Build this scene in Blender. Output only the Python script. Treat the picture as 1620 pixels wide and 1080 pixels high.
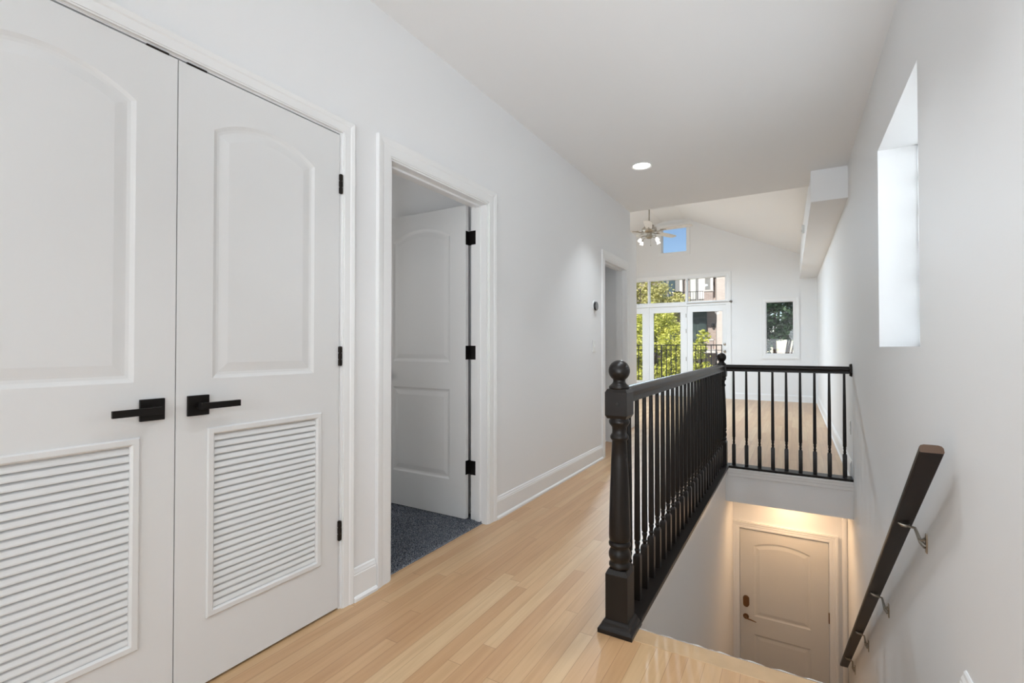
import bpy, bmesh, math, random
from mathutils import Vector, Matrix
PI = math.pi
random.seed(7)
for o in list(bpy.data.objects): bpy.data.objects.remove(o)
S = bpy.context.scene
COL = S.collection

# ------------------------------------------------------------------ camera
cam_d = bpy.data.cameras.new('camera'); cam = bpy.data.objects.new('camera', cam_d); COL.objects.link(cam)
cam_d.sensor_width = 36.0; cam_d.lens = 36.0 * 761.0 / 1620.0; cam_d.clip_start = 0.02; cam_d.clip_end = 300
cam.location = (0, 0, 1.12)
cam.rotation_euler = (PI/2 + math.atan(9.6/761.0), 0, math.atan(449/761.0))
S.camera = cam

# ------------------------------------------------------------------ view + world
S.view_settings.view_transform = 'Standard'; S.view_settings.look = 'None'
S.view_settings.gamma = 1.0; S.view_settings.use_curve_mapping = False
S.view_settings.exposure = 0.12
W = bpy.data.worlds.new('world'); S.world = W; W.use_nodes = True
wn = W.node_tree.nodes; wl = W.node_tree.links
sky = wn.new('ShaderNodeTexSky'); sky.sky_type = 'NISHITA'; sky.sun_disc = False
sky.sun_elevation = math.radians(48); sky.sun_rotation = math.radians(200); sky.air_density = 1.0; sky.dust_density = 0.15; sky.ozone_density = 3.5
wn['Background'].inputs['Strength'].default_value = 0.125
wl.new(sky.outputs[0], wn['Background'].inputs['Color'])

def lamp(name, kind, loc, energy, color=(1, 1, 1), size=None, rot=None, sizey=None, spread=None, target=None):
    d = bpy.data.lights.new(name, kind); d.energy = energy; d.color = color
    if kind == 'AREA':
        d.size = size
        if sizey: d.shape = 'RECTANGLE'; d.size_y = sizey
        else: d.shape = 'DISK'
        if spread: d.spread = math.radians(spread)
    elif kind == 'POINT': d.shadow_soft_size = size or 0.1
    o = bpy.data.objects.new(name, d); COL.objects.link(o); o.location = loc
    if target is not None:
        o.rotation_euler = (Vector(target) - Vector(loc)).to_track_quat('-Z', 'Y').to_euler()
    elif rot: o.rotation_euler = rot
    return o
sun = lamp('sun', 'SUN', (0, -10, 20), 5.2, (1.0, 0.95, 0.87), target=(5, 12, 0)); sun.data.angle = math.radians(0.6)
# added soft fill behind the camera; the wall there has no window
lamp('fill_back', 'AREA', (-0.6, -3.12, 1.45), 64, (0.87, 0.94, 1.0), size=1.7, sizey=2.1, target=(-0.5, -1.4, 3.6))
lamp('fill_point', 'POINT', (0.02, -1.9, 1.7), 25, (0.875, 0.945, 1.0), size=0.28)  # unseen point fill added behind the camera to even out the hall
lamp('bounce_fill', 'AREA', (0.2, -0.6, 0.9), 9.5, (0.87, 0.94, 1.0), size=0.35, spread=80, target=(-0.55, 2.9, 2.735))  # added unseen uplight standing in for flash bounced off the ceiling
# added fill, hidden beyond the hall wall, for the living room and hall
lamp('fill_living', 'AREA', (-5.0, 7.9, 1.9), 55, (0.86, 0.945, 1.0), size=3.6, sizey=2.2, target=(0.3, 5.6, 0.9))
# daylight outside the glass block window
lamp('daylight_block', 'AREA', (1.25, 2.95, 1.95), 46, (0.95, 0.98, 1.0), size=1.6, sizey=1.6, rot=(PI/2, 0, PI/2))
# daylight in the bedroom
lamp('daylight_bedroom', 'AREA', (-3.6, 1.66, 1.5), 8.5, (1.0, 0.985, 0.955), size=1.0, sizey=1.2, rot=(PI/2, 0, PI))
lamp('closet_room_lamp', 'POINT', (-2.2, 6.0, 2.3), 3.5, (1, 0.97, 0.93), size=0.1)
# warm lamp in the lower entry
lamp('entry_lamp', 'AREA', (-0.05, 5.2, -0.33), 4.4, (1.0, 0.66, 0.38), size=0.22)

# ------------------------------------------------------------------ helpers
def new_bm(): return bmesh.new()

def link(name, bm, mat, parent=None, smooth=None):
    me = bpy.data.meshes.new(name)
    bmesh.ops.recalc_face_normals(bm, faces=bm.faces)
    bm.to_mesh(me); bm.free()
    if mat: 
        for m in (mat if isinstance(mat, (list, tuple)) else [mat]): me.materials.append(m)
    o = bpy.data.objects.new(name, me); COL.objects.link(o)
    if parent: o.parent = parent
    if smooth is not None:
        for p in me.polygons: p.use_smooth = True
        if smooth > 0:
            me.set_sharp_from_angle(angle=math.radians(smooth))
    return o

def tag(o, label=None, cat=None, group=None, kind=None):
    if label: o['label'] = label
    if cat: o['category'] = cat
    if group: o['group'] = group
    if kind: o['kind'] = kind
    return o

def empty(name, loc=(0, 0, 0)):
    o = bpy.data.objects.new(name, None); COL.objects.link(o); o.location = loc; return o

def box(bm, x0, x1, y0, y1, z0, z1, bev=0):
    r = bmesh.ops.create_cube(bm, size=1.0)
    vs = r['verts']
    for v in vs:
        v.co.x = x0 if v.co.x < 0 else x1
        v.co.y = y0 if v.co.y < 0 else y1
        v.co.z = z0 if v.co.z < 0 else z1
    if bev:
        es = list({e for v in vs for e in v.link_edges})
        bmesh.ops.bevel(bm, geom=es, offset=bev, segments=2, affect='EDGES', profile=0.6)
    return bm

def lathe(bm, prof, c=(0, 0, 0), seg=24, mat=None):
    """prof: list of (r, z)"""
    rings = []
    M = mat or Matrix.Identity(4)
    for r, z in prof:
        if r < 1e-6: rings.append([bm.verts.new(M @ Vector((0, 0, z)) + Vector(c))])
        else: rings.append([bm.verts.new(M @ Vector((r*math.cos(2*PI*k/seg), r*math.sin(2*PI*k/seg), z)) + Vector(c)) for k in range(seg)])
    for a, b in zip(rings, rings[1:]):
        if len(a) == 1 and len(b) == 1: continue
        for k in range(seg):
            k2 = (k+1) % seg
            if len(a) == 1: bm.faces.new((a[0], b[k2], b[k]))
            elif len(b) == 1: bm.faces.new((a[k], a[k2], b[0]))
            else: bm.faces.new((a[k], a[k2], b[k2], b[k]))
    if len(rings[0]) > 1: bm.faces.new(list(reversed(rings[0])))
    if len(rings[-1]) > 1: bm.faces.new(rings[-1])
    return bm

def square_loft(bm, secs, c=(0, 0, 0)):
    """secs: list of (half, z) square sections"""
    rings = []
    for h, z in secs:
        rings.append([bm.verts.new((c[0]+sx*h, c[1]+sy*h, c[2]+z)) for sx, sy in ((-1, -1), (1, -1), (1, 1), (-1, 1))])
    for a, b in zip(rings, rings[1:]):
        for k in range(4): bm.faces.new((a[k], a[(k+1) % 4], b[(k+1) % 4], b[k]))
    bm.faces.new(list(reversed(rings[0]))); bm.faces.new(rings[-1])
    return bm

def sweep(bm, prof, p0, p1, up=(0, 0, 1), shear0=None, shear1=None):
    """closed profile [(a,b)] swept p0 to p1; a along side vector, b along up. shear*: per-vertex offset along the path as function(a,b)"""
    p0 = Vector(p0); p1 = Vector(p1); d = (p1-p0).normalized(); up = Vector(up)
    side = d.cross(up).normalized(); up2 = side.cross(d).normalized()
    A = []; B = []
    for a, b in prof:
        A.append(bm.verts.new(p0 + side*a + up2*b + (d*shear0(a, b) if shear0 else Vector())))
        B.append(bm.verts.new(p1 + side*a + up2*b + (d*shear1(a, b) if shear1 else Vector())))
    n = len(prof)
    for k in range(n): bm.faces.new((A[k], A[(k+1) % n], B[(k+1) % n], B[k]))
    bm.faces.new(list(reversed(A))); bm.faces.new(B)
    return bm

def tube(bm, pts, r, seg=8):
    pts = [Vector(p) for p in pts]
    rings = []
    for i, p in enumerate(pts):
        d = (pts[min(i+1, len(pts)-1)] - pts[max(i-1, 0)]).normalized()
        a = d.cross(Vector((0, 0, 1)))
        if a.length < 1e-3: a = d.cross(Vector((0, 1, 0)))
        a.normalize(); b = d.cross(a)
        rr = r[i] if isinstance(r, (list, tuple)) else r
        rings.append([bm.verts.new(p + a*rr*math.cos(2*PI*k/seg) + b*rr*math.sin(2*PI*k/seg)) for k in range(seg)])
    for a, b in zip(rings, rings[1:]):
        for k in range(seg): bm.faces.new((a[k], a[(k+1) % seg], b[(k+1) % seg], b[k]))
    bm.faces.new(list(reversed(rings[0]))); bm.faces.new(rings[-1])
    return bm

def grid_wall(name, axis, pos, th, u0, u1, v0, v1, holes, mat, skew=0.0, parent=None):
    """wall in plane axis ('x' or 'y') at pos, body on +th side; holes = (u0,u1,v0,v1); u is the other horizontal axis, v is z"""
    us = sorted({u0, u1} | {max(u0, min(u1, h[i])) for h in holes for i in (0, 1)})
    vs = sorted({v0, v1} | {max(v0, min(v1, h[i])) for h in holes for i in (2, 3)})
    def solid(i, j):
        if i < 0 or j < 0 or i >= len(us)-1 or j >= len(vs)-1: return False
        cu = (us[i]+us[i+1])/2; cv = (vs[j]+vs[j+1])/2
        return not any(h[0] < cu < h[1] and h[2] < cv < h[3] for h in holes)
    bm = new_bm(); cache = {}
    def V(u, v, d):
        k = (round(u, 5), round(v, 5), d)
        if k not in cache:
            p = pos + d*th
            cache[k] = bm.verts.new((p + skew*u, u, v) if axis == 'x' else (u, p + skew*u, v))
        return cache[k]
    for i in range(len(us)-1):
        for j in range(len(vs)-1):
            if not solid(i, j): continue
            a, b, c, e = us[i], us[i+1], vs[j], vs[j+1]
            for d in (0, 1): bm.faces.new((V(a, c, d), V(b, c, d), V(b, e, d), V(a, e, d)))
            if not solid(i-1, j): bm.faces.new((V(a, c, 0), V(a, c, 1), V(a, e, 1), V(a, e, 0)))
            if not solid(i+1, j): bm.faces.new((V(b, c, 0), V(b, c, 1), V(b, e, 1), V(b, e, 0)))
            if not solid(i, j-1): bm.faces.new((V(a, c, 0), V(a, c, 1), V(b, c, 1), V(b, c, 0)))
            if not solid(i, j+1): bm.faces.new((V(a, e, 0), V(a, e, 1), V(b, e, 1), V(b, e, 0)))
    return link(name, bm, mat, parent)

def struct(o, label, cat='wall'):
    return tag(o, label, cat, None, 'structure')

# ------------------------------------------------------------------ materials
def mat(name, col, rough=0.5, metal=0.0, spec=0.5, bump=None, noise=None, coat=0.0, emis=None):
    m = bpy.data.materials.new(name); m.use_nodes = True
    nt = m.node_tree; n = nt.nodes; b = n['Principled BSDF']
    b.inputs['Base Color'].default_value = (*col, 1); b.inputs['Roughness'].default_value = rough
    b.inputs['Metallic'].default_value = metal; b.inputs['Specular IOR Level'].default_value = spec
    b.inputs['Coat Weight'].default_value = coat
    if emis:
        b.inputs['Emission Color'].default_value = (*emis[0], 1); b.inputs['Emission Strength'].default_value = emis[1]
    tc = n.new('ShaderNodeTexCoord')
    if noise:   # (scale, amount)
        t = n.new('ShaderNodeTexNoise'); t.inputs['Scale'].default_value = noise[0]; t.inputs['Detail'].default_value = 4
        nt.links.new(tc.outputs['Object'], t.inputs['Vector'])
        mx = n.new('ShaderNodeMixRGB'); mx.blend_type = 'MULTIPLY'; mx.inputs[0].default_value = 1
        mx.inputs[1].default_value = (*col, 1)
        r = n.new('ShaderNodeValToRGB'); r.color_ramp.elements[0].position = 0.3; r.color_ramp.elements[1].position = 0.7
        a = 1-noise[1]; r.color_ramp.elements[0].color = (a, a, a, 1); r.color_ramp.elements[1].color = (1, 1, 1, 1)
        nt.links.new(t.outputs['Fac'], r.inputs[0]); nt.links.new(r.outputs[0], mx.inputs[2]); nt.links.new(mx.outputs[0], b.inputs['Base Color'])
    if bump:    # (scale, strength)
        t = n.new('ShaderNodeTexNoise'); t.inputs['Scale'].default_value = bump[0]; t.inputs['Detail'].default_value = 3
        nt.links.new(tc.outputs['Object'], t.inputs['Vector'])
        bp = n.new('ShaderNodeBump'); bp.inputs['Strength'].default_value = bump[1]; bp.inputs['Distance'].default_value = 0.002
        nt.links.new(t.outputs['Fac'], bp.inputs['Height']); nt.links.new(bp.outputs[0], b.inputs['Normal'])
    return m

M_wall = mat('wall_paint', (0.86, 0.86, 0.86), 0.55, spec=0.35, bump=(180, 0.10))
M_ceil = mat('ceiling_paint', (0.87, 0.87, 0.87), 0.8, spec=0.2, bump=(160, 0.08))
M_trim = mat('trim_paint', (0.87, 0.87, 0.865), 0.34, spec=0.5)
M_door = mat('door_paint', (0.775, 0.775, 0.77), 0.38, spec=0.45, bump=(140, 0.05))
M_rail = mat('charcoal_paint', (0.0095, 0.0068, 0.0055), 0.36, spec=0.32, bump=(90, 0.08))
M_bracketrail = mat('dark_walnut', (0.014, 0.007, 0.005), 0.38, spec=0.2, noise=(40, 0.4))
M_railend = mat('walnut_end_grain', (0.10, 0.055, 0.032), 0.5)
M_black = mat('black_metal', (0.012, 0.010, 0.009), 0.38, metal=0.6, spec=0.4)
M_hinge = mat('bronze_black', (0.018, 0.013, 0.010), 0.4, metal=0.6)
M_nickel = mat('brushed_nickel', (0.40, 0.37, 0.32), 0.3, metal=1.0)
M_bronze = mat('aged_bronze', (0.22, 0.12, 0.06), 0.4, metal=0.8)
M_plastic = mat('white_plastic', (0.82, 0.82, 0.80), 0.35)
M_blackgl = mat('black_glass', (0.02, 0.02, 0.022), 0.08)
M_grey = mat('thermostat_face', (0.16, 0.16, 0.165), 0.2)
M_blade = mat('fan_blade_maple', (0.72, 0.69, 0.66), 0.4, noise=(14, 0.15))
M_iron = mat('wrought_iron', (0.012, 0.009, 0.010), 0.5, spec=0.3)
M_dark = mat('dark_gap', (0.02, 0.018, 0.015), 0.8)
M_lampglass = mat('opal_glass', (0.9, 0.9, 0.88), 0.3, emis=((1, 0.97, 0.93), 1.2))
M_led = mat('led_diffuser', (0.9, 0.9, 0.9), 0.4, emis=((1, 0.98, 0.95), 5))
M_entrydoor = mat('entry_door_paint', (0.72, 0.70, 0.66), 0.4)
M_trunk = mat('bark', (0.10, 0.07, 0.05), 0.9, noise=(8, 0.4))
M_conc = mat('limestone', (0.66, 0.62, 0.57), 0.8, noise=(3, 0.1))
M_bay = mat('bay_cladding', (0.24, 0.24, 0.23), 0.6)
M_baydark = mat('bay_dark_green', (0.035, 0.06, 0.055), 0.5)
M_win = mat('far_window_glass', (0.05, 0.075, 0.075), 0.1, spec=0.8)
M_winlit = mat('far_window_shade', (0.62, 0.64, 0.58), 0.6)
M_whitecol = mat('far_white_column', (0.8, 0.76, 0.7), 0.6)
M_road = mat('asphalt', (0.18, 0.18, 0.18), 0.9, noise=(2, 0.2))

def glass_mat():
    m = bpy.data.materials.new('window_glass'); m.use_nodes = True; nt = m.node_tree; n = nt.nodes
    n.remove(n['Principled BSDF'])
    tr = n.new('ShaderNodeBsdfTransparent'); gl = n.new('ShaderNodeBsdfGlossy'); gl.inputs['Roughness'].default_value = 0.02
    fr = n.new('ShaderNodeFresnel'); fr.inputs['IOR'].default_value = 1.35
    mx = n.new('ShaderNodeMixShader')
    nt.links.new(fr.outputs[0], mx.inputs[0]); nt.links.new(tr.outputs[0], mx.inputs[1]); nt.links.new(gl.outputs[0], mx.inputs[2])
    nt.links.new(mx.outputs[0], n['Material Output'].inputs[0])
    return m
M_glass = glass_mat()

def block_mat():
    m = bpy.data.materials.new('glass_block'); m.use_nodes = True; nt = m.node_tree; n = nt.nodes
    b = n['Principled BSDF']; b.inputs['Base Color'].default_value = (0.93, 0.96, 0.97, 1); b.inputs['Roughness'].default_value = 0.25
    tl = n.new('ShaderNodeBsdfTranslucent'); tl.inputs[0].default_value = (0.95, 0.97, 0.98, 1)
    mx = n.new('ShaderNodeMixShader'); mx.inputs[0].default_value = 0.8
    nt.links.new(b.outputs[0], mx.inputs[1]); nt.links.new(tl.outputs[0], mx.inputs[2])
    nt.links.new(mx.outputs[0], n['Material Output'].inputs[0])
    return m
M_block = block_mat()

def wood_floor(name='maple_strip_floor', along='y', w=0.057, L=1.15):
    m = bpy.data.materials.new(name); m.use_nodes = True; nt = m.node_tree; n = nt.nodes; l = nt.links
    b = n['Principled BSDF']
    tc = n.new('ShaderNodeTexCoord'); sp = n.new('ShaderNodeSeparateXYZ'); l.new(tc.outputs['Object'], sp.inputs[0])
    A, B = (sp.outputs['X'], sp.outputs['Y']) if along == 'y' else (sp.outputs['Y'], sp.outputs['X'])
    def mth(op, a, c=None, d=None):
        q = n.new('ShaderNodeMath'); q.operation = op
        for i, v in enumerate((a, c, d)):
            if v is None: continue
            if isinstance(v, (int, float)): q.inputs[i].default_value = v
            else: l.new(v, q.inputs[i])
        return q.outputs[0]
    u = mth('DIVIDE', A, w); row = mth('FLOOR', u); fu = mth('FRACT', u)
    wn1 = n.new('ShaderNodeTexWhiteNoise'); wn1.noise_dimensions = '1D'; l.new(row, wn1.inputs['W'])
    vv = mth('ADD', mth('DIVIDE', B, L), mth('MULTIPLY', wn1.outputs['Value'], 7.31))
    seg = mth('FLOOR', vv); fv = mth('FRACT', vv)
    cv = n.new('ShaderNodeCombineXYZ'); l.new(row, cv.inputs[0]); l.new(seg, cv.inputs[1])
    wn2 = n.new('ShaderNodeTexWhiteNoise'); wn2.noise_dimensions = '3D'; l.new(cv.outputs[0], wn2.inputs['Vector'])
    ramp = n.new('ShaderNodeValToRGB'); e = ramp.color_ramp.elements
    cols = [(0.0, (0.545, 0.315, 0.155)), (0.2, (0.57, 0.34, 0.17)), (0.45, (0.60, 0.365, 0.185)), (0.75, (0.625, 0.40, 0.21)), (1.0, (0.66, 0.45, 0.25))]
    e[0].position = 0; e[0].color = (*cols[0][1], 1); e[1].position = 1; e[1].color = (*cols[-1][1], 1)
    for p, c in cols[1:-1]: q = e.new(p); q.color = (*c, 1)
    l.new(wn2.outputs['Value'], ramp.inputs[0])
    # grain: noise stretched along the board, shifted per board
    gv = n.new('ShaderNodeCombineXYZ')
    l.new(mth('ADD', mth('MULTIPLY', A, 42.0), mth('MULTIPLY', wn2.outputs['Value'], 90.0)), gv.inputs[0])
    l.new(mth('ADD', mth('MULTIPLY', B, 2.2), mth('MULTIPLY', row, 3.7)), gv.inputs[1])
    g = n.new('ShaderNodeTexNoise'); g.inputs['Scale'].default_value = 1.0; g.inputs['Detail'].default_value = 5; g.inputs['Distortion'].default_value = 0.6; l.new(gv.outputs[0], g.inputs['Vector'])
    gr = n.new('ShaderNodeValToRGB'); gr.color_ramp.elements[0].position = 0.28; gr.color_ramp.elements[0].color = (0.86, 0.82, 0.77, 1); gr.color_ramp.elements[1].position = 0.62; gr.color_ramp.elements[1].color = (1, 1, 1, 1)
    l.new(g.outputs['Fac'], gr.inputs[0])
    m1 = n.new('ShaderNodeMixRGB'); m1.blend_type = 'MULTIPLY'; m1.inputs[0].default_value = 1; l.new(ramp.outputs[0], m1.inputs[1]); l.new(gr.outputs[0], m1.inputs[2])
    # small knots
    kn = n.new('ShaderNodeTexVoronoi'); kn.inputs['Scale'].default_value = 1.7; l.new(tc.outputs['Object'], kn.inputs['Vector'])
    kr = n.new('ShaderNodeValToRGB'); kr.color_ramp.elements[0].position = 0.012; kr.color_ramp.elements[0].color = (0.35, 0.24, 0.18, 1); kr.color_ramp.elements[1].position = 0.03; kr.color_ramp.elements[1].color = (1, 1, 1, 1)
    l.new(kn.outputs['Distance'], kr.inputs[0])
    m2 = n.new('ShaderNodeMixRGB'); m2.blend_type = 'MULTIPLY'; m2.inputs[0].default_value = 1; l.new(m1.outputs[0], m2.inputs[1]); l.new(kr.outputs[0], m2.inputs[2])
    # seams
    s1 = mth('LESS_THAN', fu, 0.026); s2 = mth('LESS_THAN', fv, 0.0018)
    sm = mth('MAXIMUM', s1, s2)
    m3 = n.new('ShaderNodeMixRGB'); m3.blend_type = 'MULTIPLY'; l.new(mth('MULTIPLY', sm, 0.62), m3.inputs[0]); l.new(m2.outputs[0], m3.inputs[1]); m3.inputs[2].default_value = (0.38, 0.25, 0.16, 1)
    l.new(m3.outputs[0], b.inputs['Base Color'])
    b.inputs['Roughness'].default_value = 0.37; b.inputs['Specular IOR Level'].default_value = 0.6; b.inputs['Coat Weight'].default_value = 0.5; b.inputs['Coat Roughness'].default_value = 0.40
    bp = n.new('ShaderNodeBump'); bp.inputs['Strength'].default_value = 0.25; bp.inputs['Distance'].default_value = 0.001
    l.new(mth('SUBTRACT', 1.0, sm), bp.inputs['Height']); l.new(bp.outputs[0], b.inputs['Normal'])
    return m
M_floor = wood_floor()
M_nosing = mat('maple_nosing', (0.60, 0.40, 0.225), 0.4, spec=0.4, noise=(9, 0.16))

def carpet_mat():
    m = bpy.data.materials.new('carpet_blue_grey'); m.use_nodes = True; nt = m.node_tree; n = nt.nodes; l = nt.links
    b = n['Principled BSDF']; b.inputs['Roughness'].default_value = 1.0; b.inputs['Specular IOR Level'].default_value = 0.1
    tc = n.new('ShaderNodeTexCoord'); t = n.new('ShaderNodeTexNoise'); t.inputs['Scale'].default_value = 240; t.inputs['Detail'].default_value = 2
    l.new(tc.outputs['Object'], t.inputs['Vector'])
    r = n.new('ShaderNodeValToRGB'); e = r.color_ramp.elements
    e[0].position = 0.36; e[0].color = (0.05, 0.06, 0.085, 1); e[1].position = 0.68; e[1].color = (0.60, 0.60, 0.60, 1)
    q = e.new(0.5); q.color = (0.16, 0.18, 0.22, 1)
    l.new(t.outputs['Fac'], r.inputs[0]); l.new(r.outputs[0], b.inputs['Base Color'])
    return m
M_carpet = carpet_mat()

def brick_mat(name='far_brick', c1=(0.36, 0.27, 0.23), c2=(0.45, 0.35, 0.30), mortar=(0.46, 0.42, 0.38), plane='xz'):
    m = bpy.data.materials.new(name); m.use_nodes = True; nt = m.node_tree; n = nt.nodes; l = nt.links
    b = n['Principled BSDF']; b.inputs['Roughness'].default_value = 0.85
    tc = n.new('ShaderNodeTexCoord'); sp = n.new('ShaderNodeSeparateXYZ'); cb = n.new('ShaderNodeCombineXYZ')
    l.new(tc.outputs['Object'], sp.inputs[0])
    ad = n.new('ShaderNodeMath'); ad.operation = 'ADD'; l.new(sp.outputs['X'], ad.inputs[0]); l.new(sp.outputs['Y'], ad.inputs[1])
    l.new(ad.outputs[0], cb.inputs[0]); l.new(sp.outputs['Z'], cb.inputs[1])
    t = n.new('ShaderNodeTexBrick'); l.new(cb.outputs[0], t.inputs['Vector'])
    t.inputs['Color1'].default_value = (*c1, 1); t.inputs['Color2'].default_value = (*c2, 1); t.inputs['Mortar'].default_value = (*mortar, 1)
    t.inputs['Scale'].default_value = 1.0; t.inputs['Brick Width'].default_value = 0.24; t.inputs['Row Height'].default_value = 0.08; t.inputs['Mortar Size'].default_value = 0.009
    l.new(t.outputs['Color'], b.inputs['Base Color'])
    return m
M_brick = brick_mat()
M_brickpale = brick_mat('pale_brick', (0.56, 0.48, 0.42), (0.63, 0.55, 0.48), (0.6, 0.55, 0.5))

def leaf_mat(name, ca, cb_):
    m = bpy.data.materials.new(name); m.use_nodes = True; nt = m.node_tree; n = nt.nodes; l = nt.links
    b = n['Principled BSDF']; b.inputs['Roughness'].default_value = 0.5
    tc = n.new('ShaderNodeTexCoord'); t = n.new('ShaderNodeTexNoise'); t.inputs['Scale'].default_value = 7; l.new(tc.outputs['Object'], t.inputs['Vector'])
    r = n.new('ShaderNodeValToRGB'); r.color_ramp.elements[0].position = 0.35; r.color_ramp.elements[0].color = (*ca, 1); r.color_ramp.elements[1].position = 0.65; r.color_ramp.elements[1].color = (*cb_, 1)
    l.new(t.outputs['Fac'], r.inputs[0]); l.new(r.outputs[0], b.inputs['Base Color'])
    tl = n.new('ShaderNodeBsdfTranslucent'); l.new(r.outputs[0], tl.inputs[0])
    mx = n.new('ShaderNodeMixShader'); mx.inputs[0].default_value = 0.3
    l.new(b.outputs[0], mx.inputs[1]); l.new(tl.outputs[0], mx.inputs[2]); l.new(mx.outputs[0], n['Material Output'].inputs[0])
    return m
M_leafA = leaf_mat('leaf_lime', (0.52, 0.56, 0.06), (0.90, 0.88, 0.26))
M_leafB = leaf_mat('leaf_olive', (0.48, 0.48, 0.15), (0.82, 0.76, 0.36))
M_leafC = leaf_mat('leaf_deep', (0.02, 0.06, 0.025), (0.06, 0.14, 0.05))

# ------------------------------------------------------------------ setting: dimensions
XL = -1.695      # hall left wall face
CH = 2.735       # hall ceiling
SK = -0.0045     # the right wall runs very slightly inwards
XR = 0.43
YE = 5.65        # end of hall ceiling
YF = 11.5        # far wall
XLL = -5.25      # living room left wall
YB = -3.2
ZL = -2.79       # lower entry floor
DH = 2.045

# floor (one mesh, with the stairwell left open)
bm = new_bm()
box(bm, XL-0.12, XR+0.3, YB-0.3, 1.85, -0.25, 0)
box(bm, XL-0.12, -0.590, 1.85, 4.93, -0.25, 0)
box(bm, XL-0.12, XR+0.3, 4.93, YE, -0.25, 0)
box(bm, XLL-0.2, XR+0.3, YE, YF+0.25, -0.25, 0)
box(bm, -3.4, XL-0.12, 4.6, YE, -0.25, 0)
struct(link('floor', bm, M_floor), 'pale maple strip floor running down the hall into the living room', 'floor')
# landing nosing board across the stair head
bm = new_bm(); box(bm, -0.553, XR-0.012, 1.832, 1.918, -0.03, 0.002, 0.004)
bm2 = new_bm()
o = link('trim_1', bm, M_nosing); struct(o, 'light wood nosing board across the top of the stairs', 'trim')
# worn uneven paint/plaster line along the front of the nosing
bm = new_bm()
N = 70; prev = None
for i in range(N+1):
    x = -0.552 + (XR-0.014+0.552)*i/N
    yy = 1.918 + random.uniform(0.0, 0.006) + 0.003*math.sin(i*0.9)
    cur = [bm.verts.new((x, 1.917, 0.0022)), bm.verts.new((x, yy+0.002, 0.0015)), bm.verts.new((x, yy, -0.03))]
    if prev:
        bm.faces.new((prev[0], cur[0], cur[1], prev[1])); bm.faces.new((prev[1], cur[1], cur[2], prev[2]))
    prev = cur
struct(link('trim_2', bm, M_conc), 'rough grey filler line along the edge of the stair nosing', 'trim')

# hall ceiling
bm = new_bm(); box(bm, XL-0.6, XR+0.45, YB-0.2, YE, CH, CH+0.2)
struct(link('ceiling', bm, M_ceil), 'flat white hall ceiling', 'ceiling')
# living room vaulted ceiling
bm = new_bm()
prof = [(XLL-0.3, 2.86), (-2.69, 4.075), (-2.16, 4.075), (0.6, 2.80)]
A = []; 
for y in (YE-0.02, YF+0.3):
    A.append([bm.verts.new((x, y, z)) for x, z in prof] + [bm.verts.new((x, y, z+0.2)) for x, z in reversed(prof)])
for k in range(8): bm.faces.new((A[0][k], A[0][(k+1) % 8], A[1][(k+1) % 8], A[1][k]))
bm.faces.new(A[0]); bm.faces.new(A[1])
struct(link('ceiling_living_room', bm, M_ceil), 'vaulted white living room ceiling with a flat ridge strip', 'ceiling')

# gable wall above the hall mouth (faces the living room)
def gable(name, y0, y1, xa, xb, zbot, holes_box, m):
    pass
bm = new_bm()
pf = [(XLL, 2.737), (XLL, 2.90), (-2.69, 4.10), (-2.16, 4.10), (0.55, 2.86), (0.55, 2.737)]
A = [[bm.verts.new((x, y, z)) for x, z in pf] for y in (YE-0.1, YE-0.001)]
n_ = len(pf)
for k in range(n_): bm.faces.new((A[0][k], A[0][(k+1) % n_], A[1][(k+1) % n_], A[1][k]))
bm.faces.new(A[0]); bm.faces.new(A[1])
struct(link('wall_above_hall', bm, M_wall), 'white gable wall above the mouth of the hall', 'wall')

# left wall of hall: closet opening, bedroom doorway, far doorway
holes = [(0.13, 1.412, -0.01, DH+0.005), (1.70, 2.565, -0.01, DH), (4.735, 5.49, -0.01, DH-0.01)]
struct(grid_wall('wall_left', 'x', XL, -0.12, YB, YE, 0, CH, holes, M_wall), 'long white hall wall with the closet and two doorways')
# living room near wall left of the hall, left wall
struct(grid_wall('wall_living_near', 'y', YE, -0.12, XLL, XL-0.12, 0, 4.0, [], M_wall), 'white living room wall beside the hall mouth')
struct(grid_wall('wall_living_left', 'x', XLL, -0.15, YE, YF, 0, 3.1, [], M_wall), 'white left wall of the living room')
# right wall : runs from hall, down the stairwell, through to the living room
struct(grid_wall('wall_right', 'x', XR, 0.30, YB, YF, ZL-0.1, 3.3, [(2.435, 3.46, 1.124, 2.255)], M_wall, skew=SK), 'long white right wall with a deep glass block window')
# far wall
WIN_D = [(-3.87, -1.295, -0.01, 2.725), (-2.715, -2.14, 3.325, 3.925), (-0.545, -0.035, 0.985, 2.085)]
struct(grid_wall('wall_far', 'y', YF, 0.16, XLL, 0.6, -0.25, 4.3, WIN_D, M_wall), 'white gable end wall of the living room with the windows')
# back wall behind the camera
struct(grid_wall('wall_back', 'y', YB, -0.15, XL-0.6, XR+0.4, 0, CH, [], M_wall), 'white wall behind the viewpoint')
# soffit along right of the living room
bm = new_bm()
def sk(x, y): return x + SK*y
q = []
for y, zb in ((5.17, 2.450), (YF, 2.540)):
    xr = sk(XR, y) + 0.01
    xl = 0.128 if y < 6 else 0.078
    q.append([bm.verts.new(c) for c in ((xl, y, zb), (xr, y, zb), (xr, y, 3.2 if y > 6 else CH), (xl, y, 3.2 if y > 6 else CH))])
# front portion up to the end of hall ceiling then taller behind it
for k in range(4): bm.faces.new((q[0][k], q[0][(k+1) % 4], q[1][(k+1) % 4], q[1][k]))
bm.faces.new(q[0]); bm.faces.new(q[1])
struct(link('trim_3', bm, M_wall), 'boxed white soffit running along the top of the right wall', 'soffit')

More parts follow.
